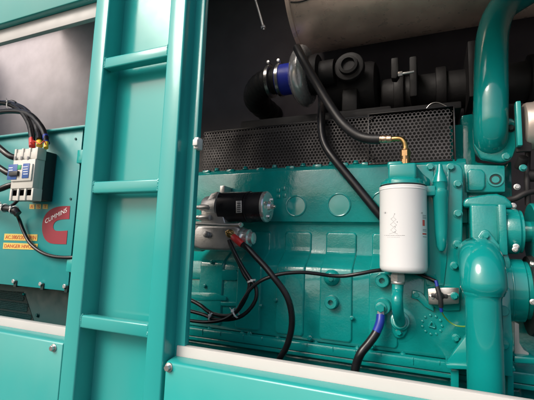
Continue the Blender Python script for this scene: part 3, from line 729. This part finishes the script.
# ------------------------------------------------------------------ big pipes
cp = thing('coolant_pipe', 'large glossy teal elbow pipe dropping to the sill at the lower right', 'pipe', at(484, 392, .86))
bm = bmesh.new()
PX = at(484, 330, .86)
e1 = at(486.5, 262, .86)
z1 = at(486,237.5,.885).z-.052-.041; ex = PX.x+.0015
P = [Vector((ex, .962, z1+.056)), Vector((ex, .935, z1+.0555))]
for i in range(13):
    a_ = PI/2*i/12; P.append(Vector((ex, .915-.055*math.sin(a_), z1+.052*math.cos(a_))))
P += [Vector((ex, .86, z1-(.006*k))) for k in range(1, 4)]
zc_ = at(484,292,.86).z
while P[-1].z > zc_: P.append(P[-1]-Vector((0,0,.006)))
n_ = len(P)
tube(bm, P, lambda t: .0408 if t < .86 else .0408-.0062*math.sin((t-.86)/.14*PI/2)**2, 48, raw=True)
fin('elbow', bm, 'smooth', cp, angle=60)
bm = bmesh.new(); zc = at(484,292,.86).z
lathe(bm, (PX.x,.86,zc+.004), (0,0,-1), [(0,.0345),(.006,.0352),(.011,.0336),(.014,.0322),(.02,.0317),(.6,.0317)], 44); fin('pipe', bm, 'smooth', cp)
bm = bmesh.new(); pprism(bm, [(485,229),(489,230.5),(498,243),(508,254),(511,262),(510,292),(508,300),(470,300),(467,270),(469,250),(475,240),(481,231)], .952, .014, .003, 3)
pf = fin('flange', bm, 'cast', cp)
bolt(at(485.5,235.8,.952), .0085, 'smooth', pf, h=.006); bolt(at(504.5,273,.952), .0085, 'smooth', pf)
ip = thing('intake_pipe', 'tall teal pipe curving down from the dark top right corner to a bolted flange', 'pipe', at(490, 158, 1.0))
bm = bmesh.new()
tube(bm, [at(575,-30,1.2), at(547,-18,1.17), at(523,-6,1.13), at(502,9,1.10), at(493,32,1.06), at(491,60,1.02), at(490.8,90,1.0), at(490.5,112,1.0), at(490.5,124,1.003), at(490.5,134,1.012), at(490.5,142,1.032), at(490.5,147,1.07)], .0365, 44, 8); fin('pipe', bm, 'smooth', ip)
bm = bmesh.new(); pprism(bm, [(473,127),(476,121),(505,117),(512,118),(517,122),(517,146),(513,157),(507,161.5),(500,162),(481,158.5),(474,145)], 1.015, .02, .004, 3); fl = fin('flange', bm, 'cast', ip)
bolt(at(506.5,157,1.015), .010, 'smooth', fl, h=.006); bolt(at(510.5,128.5,1.015), .009, 'hole', fl, h=.006)
# grey canister and the teal plate holding it
gc = thing('air_canister', 'bare grey metal canister cut off by the right edge, beside the tall pipe', 'canister', at(528, 145, 1.0))
bm = bmesh.new(); g0 = at(523,125.5,.99); lathe(bm, (g0.x,1.0,g0.z), (1,0,0), rprof(.3,.053,.008), 48); lathe(bm, (g0.x+.02,1.0,g0.z), (1,0,0), rprof(.006,.0545,.002), 48); fin('shell', bm, 'warm', gc)
bm = bmesh.new(); a1, a2 = at(516.3,124,.955), at(521.5,124,.955); box(bm, a1.x, a2.x, .95, .972, at(519,146,.955).z, at(519,101.5,.955).z, .002); fin('support_plate', bm, 'sheet', gc)
bm = bmesh.new(); box(bm, a1.x+.001, a2.x+.02, .9725, .982, at(519,150,.955).z, at(519,104,.955).z, .002); fin('strut', bm, 'dark', gc)

# ------------------------------------------------------------------ pump and drive on the right edge
wp = thing('water_pump', 'stepped teal pump housing with round flanges at the right edge above the elbow', 'pump', at(515, 255, 1.0))
c0 = at(506,232,.985)
bm = bmesh.new()
box(bm, at(498,230,.96).x, at(506,230,.96).x, .945, 1.1, at(500,255,.96).z, at(500,205,.96).z, .003)
lathe(bm, (c0.x-.004,1.0,c0.z+.002), (1,0,0), [(0,.048),(.004,.050),(.026,.050),(.030,.047),(.034,.047),(.036,.024),(.058,.022),(.060,.020)], 44)
fin('housing', bm, 'cast', wp)
bm = bmesh.new(); lathe(bm, (c0.x+.047,1.0,c0.z-.004), (1,0,0), [(0,.030),(.0,.066),(.002,.0685),(.010,.0685),(.014,.062),(.03,.062),(.034,.0685),(.04,.0685)], 48); fin('pulley', bm, 'smooth', wp)
bolt(at(515,249.5,.945), .0055, 'chrome', wp)
gd = thing('accessory_drive', 'broad teal cylindrical drive housing at the right edge beside the coolant elbow', 'drive housing', at(515, 320, 1.0))
d0 = at(499,290,.96)
bm = bmesh.new(); lathe(bm, (d0.x,1.0,d0.z), (1,0,0), [(0,.068),(.002,.070),(.008,.070),(.010,.067),(.048,.067),(.051,.062),(.10,.060)], 52); lathe(bm, (d0.x+.022,1.0,d0.z), (1,0,0), rprof(.004,.0682,.001), 52)
fin('housing', bm, 'smooth', gd)
bm = bmesh.new(); lathe(bm, (d0.x+.058,1.0,d0.z-.01), (1,0,0), [(0,.05),(.0,.083),(.008,.085),(.03,.085)], 52); fin('pulley', bm, 'dark', gd)
bolt(at(531.5,264,.93), .006, 'alu', gd, d=(1,-.6,0)); bolt(at(533,302,.925), .006, 'chrome', gd)

# ------------------------------------------------------------------ starter
st = thing('starter_motor', 'black and silver starter motor with zinc end cap on the left of the engine', 'starter motor', at(225, 262, .95))
sz = at(250,206.5,.945); SY = .955; SR = .0425
def sx(px, py=206): return at(px, py, SY-.035).x
bm = bmesh.new(); x0 = sx(216.5)
lathe(bm, (x0,SY,sz.z), (1,0,0), [(0,SR-.004),(.002,SR),(sx(243)-x0-.001,SR),(sx(243)-x0,SR-.002)], 56)
fin('yoke', bm, 'blackp', st)
bm = bmesh.new(); x1 = sx(243.3)
lathe(bm, (x1,SY,sz.z), (1,0,0), [(0,SR-.001),(.001,SR+.0012),(.006,SR+.0012),(.0065,SR-.001),(sx(260)-x1,SR-.001),(sx(260)-x1,SR-.003)], 56)
fin('end_band', bm, 'blackp', st)
bm = bmesh.new(); x2 = sx(260)
lathe(bm, (x2,SY,sz.z), (1,0,0), [(-.001,SR-.004),(0,SR-.0005),(.006,SR-.0005),(.009,SR-.003),(.011,SR*.72),(.0105,SR*.62),(.012,SR*.4),(.016,SR*.32),(.019,SR*.28),(.020,0)], 56, caps=False)
ecp = fin('end_cap', bm, 'chrome', st)
for a_ in (.9, 2.9, 4.6): bolt((x2+.010,SY+.027*math.cos(a_),sz.z+.027*math.sin(a_)), .0065, 'steel', ecp, d=(1,0,0))
bm = bmesh.new(); lathe(bm, (x2+.018,SY,sz.z), (1,0,0), [(0,.004),(.012,.004),(.013,.002)], 14); lathe(bm, (x2+.020,SY,sz.z), (1,0,0), [(0,.007),(.005,.007)], 6); fin('stud', bm, 'steel', ecp)
bm = bmesh.new(); a_ = [at(236,201,SY-SR-.001), at(241.5,200.6,SY-SR-.001), at(241.5,212.6,SY-SR-.001), at(236,213,SY-SR-.001)]; prism(bm, a_, (0,.004,0), .0003)
fin('rating_plate', bm, 'alu', st)
bm = bmesh.new(); 
for i in range(5): pprism(bm, [(237,203+i*2),(240.6,202.9+i*2),(240.6,203.6+i*2),(237,203.7+i*2)], SY-SR-.0014, .0004)
fin('plate_print', bm, 'blackp', st, smooth=False)
bm = bmesh.new()   # nose casting
prism(bm, pxs([(206,201),(211,193.5),(217,191.5),(219,192),(217,197),(225,222.5),(224,224),(201,224),(201,206)], SY-.030), (0,.07,0), .007, 3)
lathe(bm, (sx(199),SY,sz.z), (1,0,0), [(0,.028),(.004,.031),(.03,.036),(.05,.037)], 40)
for yy in (207.5, 217.5): 
    p = at(199.5,yy,SY-.03); lathe(bm, p, (1,0,0), rprof(.035,.0085,.002), 20); lathe(bm, p-Vector((.012,0,0)), (1,0,0), rprof(.014,.006,.001), 6)
lathe(bm, at(190,236,SY+.01), (1,0,0), rprof(.05,.044,.006), 40)
prism(bm, pxs([(192,231),(197,225),(232,225),(240,228),(241,246),(228,251),(200,250),(193,247)], SY-.036), (0,.06,0), .008, 3)
tube(bm, [at(196,223.5,SY-.05), at(222,225,SY-.05), at(239,224.8,SY-.05)], .0042, 12)
fin('nose_casting', bm, 'alu', st)
bolt(at(240.5,224.8,SY-.05), .007, 'steel', st, d=(1,-.3,0))
bm = bmesh.new(); lathe(bm, at(207,234.5,SY-.036), (0,-1,0), rprof(.009,.009,.003), 24); fin('side_plug', bm, 'alu', st)
bm = bmesh.new(); p = at(241,238,SY-.018); lathe(bm, p, (1,0,0), [(0,.026),(.008,.026),(.010,.022),(.018,.024),(.026,.024),(.028,.017),(.038,.016),(.04,.012)], 36); fin('solenoid_cap', bm, 'chrome', st)
bm = bmesh.new(); p = at(229.5,233.5,SY-.045); lathe(bm, p+Vector((0,.012,0)), (0,-1,0), rprof(.014,.011,.002), 24); lathe(bm, p, (0,-1,.2), rprof(.010,.0075,.001), 6); lathe(bm, p, (0,-1,.2), rprof(.018,.0035,.001), 12); fin('terminal_stud', bm, 'brass', st)
bm = bmesh.new(); p = at(221,187,SY+.02); box(bm, p.x-.010,p.x+.006,SY+.03,SY+.074,p.z-.022,p.z+.006,.002); fin('mount_lug', bm, 'alu', st)
# battery cable and harness
bc = thing('battery_cable', 'thick black battery cable with red terminal sleeve dropping from the starter', 'cable', at(279,360,.93))
ptube('sheath', [(241,243,.90),(248,248.5,.895),(257,258,.895),(265.5,267,.895),(273.5,277,.895),(281,286.5,.90),(287,296.5,.905),(290.7,308,.91),(292,322,.915),(290,336,.92),(285.5,349,.925),(280,358,.93),(276,370,.94)], .9, 3.2, 'rubber_s', bc, n=18)
ptube('sleeve', [(233.5,237,.905),(237,240,.90),(242.5,244.5,.899)], .9, 3.6, 'red', bc, n=16, k=5)
ptube('lug', [(229.5,233,.905),(232,235,.905),(234.5,238,.902)], .9, 2.4, 'brass', bc, n=12, k=4)
GH = 'black harness wires looping below the starter'
cable('harness_wire', 'black harness wire running from the starter down the outer side of the loop', [(231,244,.91),(233,249,.908),(237,257,.908),(242,266,.905),(250,278.5,.90),(256,288,.90),(255.5,300,.90),(247,312,.90),(235,318.5,.90),(217,319.5,.90),(203,314.5,.91),(190,311,.92),(176,308,.93)], .905, 2.0, group=GH)
cable('harness_wire', 'black harness wire running from the starter down the inner side of the loop', [(229,240,.915),(232,248,.913),(238,261,.912),(244,274,.908),(249.5,284,.906),(246,297,.905),(238,310,.905),(228,316,.905),(212,313.5,.91),(200,305,.92),(188,299,.93),(174,295,.94)], .91, 2.1, group=GH)
cable('sensor_wire', 'long black wire running from the harness loop across the block to the small switch', [(172,316,.93),(190,320.5,.915),(208,322,.90),(224,319.5,.895),(236,311.5,.89),(243,300,.888),(251.5,288,.888),(263,279.7,.89),(280,274.2,.90),(300,272.3,.915),(316,273.6,.93),(330,275.6,.945),(344,276,.95),(360,273.6,.95),(377,270.5,.96),(397,269.5,.985),(415,273,.985),(426,277,.975),(436,281.5,.97)], .90, 1.85, 'rubber_s', n=14)
tie('white cable tie round the harness loop where the wires cross', 251.5, 281, .90, 4.5, -1.2)
tie('white cable tie at the bottom of the harness loop', 236, 313, .898, 5.2, .55)
tie('white cable tie on the harness near the ladder column', 211, 317, .905, 4.2, -.3)

# ------------------------------------------------------------------ turbocharger
tu = thing('turbocharger', 'silver turbocharger compressor housing with blue hose and clamps under the drum', 'turbocharger', (-.36, 1.14, .45))
tc0 = at(303, 77, 1.13); TX, TY, TZ = tc0.x, 1.13, tc0.z
bm = bmesh.new()
lathe(bm, (TX-.035,TY,TZ), (1,0,0), [(0,.050),(.004,.056),(.012,.075),(.022,.088),(.034,.096),(.044,.098),(.052,.094),(.060,.084),(.062,.07)], 56)
fin('compressor_housing', bm, 'turbo', tu)
bm = bmesh.new(); lathe(bm, (TX+.026,TY,TZ), (1,0,0), [(0,.06),(.01,.062),(.03,.06),(.035,.04),(.08,.04)], 40); fin('bearing_housing', bm, 'dark', tu)
bm = bmesh.new(); lathe(bm, (TX-.085,TY,TZ), (1,0,0), [(0,.048),(.002,.050),(.06,.050),(.062,.048)], 48); fin('hose', bm, 'sil', tu)
for dx in (-.082, -.118):
    bm = bmesh.new(); lathe(bm, (TX+dx,TY,TZ), (1,0,0), [(0,.050),(.001,.0535),(.011,.0535),(.012,.050)], 48)
    lathe(bm, (TX+dx+.005,TY-.030,TZ+.056), (0,1,0), rprof(.03,.006,.001), 14); fin('clamp', bm, 'steel', tu)
bm = bmesh.new(); tube(bm, [(TX-.07,TY,TZ),(TX-.12,TY,TZ),(TX-.16,TY+.02,TZ-.004),(TX-.20,TY+.07,TZ-.01),(TX-.22,TY+.14,TZ-.01),(TX-.22,TY+.28,TZ-.01)], lambda t: .043+.0016*math.sin(t*90), 32, 14); fin('intake_duct', bm, 'dark', tu)

# ------------------------------------------------------------------ exhaust drum
mu = thing('exhaust_silencer', 'large heat tinted metal silencer drum across the top of the right bay', 'silencer', (.2, 1.2, .68))
DX, DY, DZ, DR = -.40, 1.19, .87, .187
bm = bmesh.new()
lathe(bm, (DX,DY,DZ), (1,0,0), [(0,DR*.6),(.002,DR-.01),(.006,DR),(1.3,DR)], 80); fin('drum', bm, 'drum', mu)
bm = bmesh.new(); lathe(bm, (DX-.008,DY,DZ), (1,0,0), [(0,DR-.006),(.001,DR+.004),(.014,DR+.004),(.016,DR-.002)], 80); fin('end_rim', bm, 'drum', mu)
bm = bmesh.new()
P = []
for i in range(60):
    x = DX+.01+i*.02; a_ = math.radians(217+1.5*math.sin(i*.9)); P.append((x, DY+DR*math.cos(a_), DZ+DR*math.sin(a_)))
tube(bm, P, .0022, 6, 2); fin('weld_seam', bm, 'dark', mu)
for x in (-.02, .5):
    bm = bmesh.new()
    if x > 0: lathe(bm, (x,DY,DZ), (1,0,0), [(0,DR-.002),(.001,DR+.004),(.03,DR+.004),(.031,DR-.002)], 80)
    else: prism(bm, pxs([(391,58),(398,57),(399,74),(396,78.5),(391,78)], 1.08), (0,.03,0), .003); 
    fin('support_strap', bm, 'dark', mu)
bm = bmesh.new(); p = at(398,74.5,1.07); lathe(bm, p, (1,0,.03), rprof(.012,.007,.001), 6); lathe(bm, p, (1,0,.05), rprof(.042,.0035,.001), 12); fin('strap_bolt', bm, 'chrome', mu)
bm = bmesh.new(); tube(bm, pxs([(253,-8,1.1),(258,8,1.1),(262,22,1.1),(264,30,1.1)],1.1), .004, 10); lathe(bm, at(263,26,1.1), at(264,30,1.1)-at(262,22,1.1), rprof(.010,.008,.001), 6); fin('hanger_rod', bm, 'alu', mu)

# ------------------------------------------------------------------ light
w = bpy.data.worlds.new('World'); sc.world = w; w.use_nodes = True
nt = w.node_tree; sky = nt.nodes.new('ShaderNodeTexSky'); sky.sky_type = 'NISHITA'; sky.sun_disc = False
sd = Vector((-.62, -1, .92)).normalized()
el = math.asin(sd.z); az = math.atan2(sd.x, sd.y)
sky.sun_elevation = el; sky.sun_rotation = az; sky.air_density = .8; sky.dust_density = 5; sky.ozone_density = .6
bg = nt.nodes['Background']; bg.inputs['Strength'].default_value = .12; nt.links.new(sky.outputs[0], bg.inputs[0])
sl = bpy.data.lights.new('sun', 'SUN'); so = bpy.data.objects.new('sun', sl); COL.objects.link(so)
sl.energy = 1.1; sl.angle = math.radians(24); sl.color = (1, .97, .92)
so.rotation_euler = sd.to_track_quat('Z', 'Y').to_euler(); so.location = (-3, -5, 5)
sc.view_settings.view_transform = 'Standard'; sc.view_settings.look = 'None'; sc.view_settings.gamma = 1; sc.view_settings.exposure = .52
sc.render.engine = 'CYCLES'
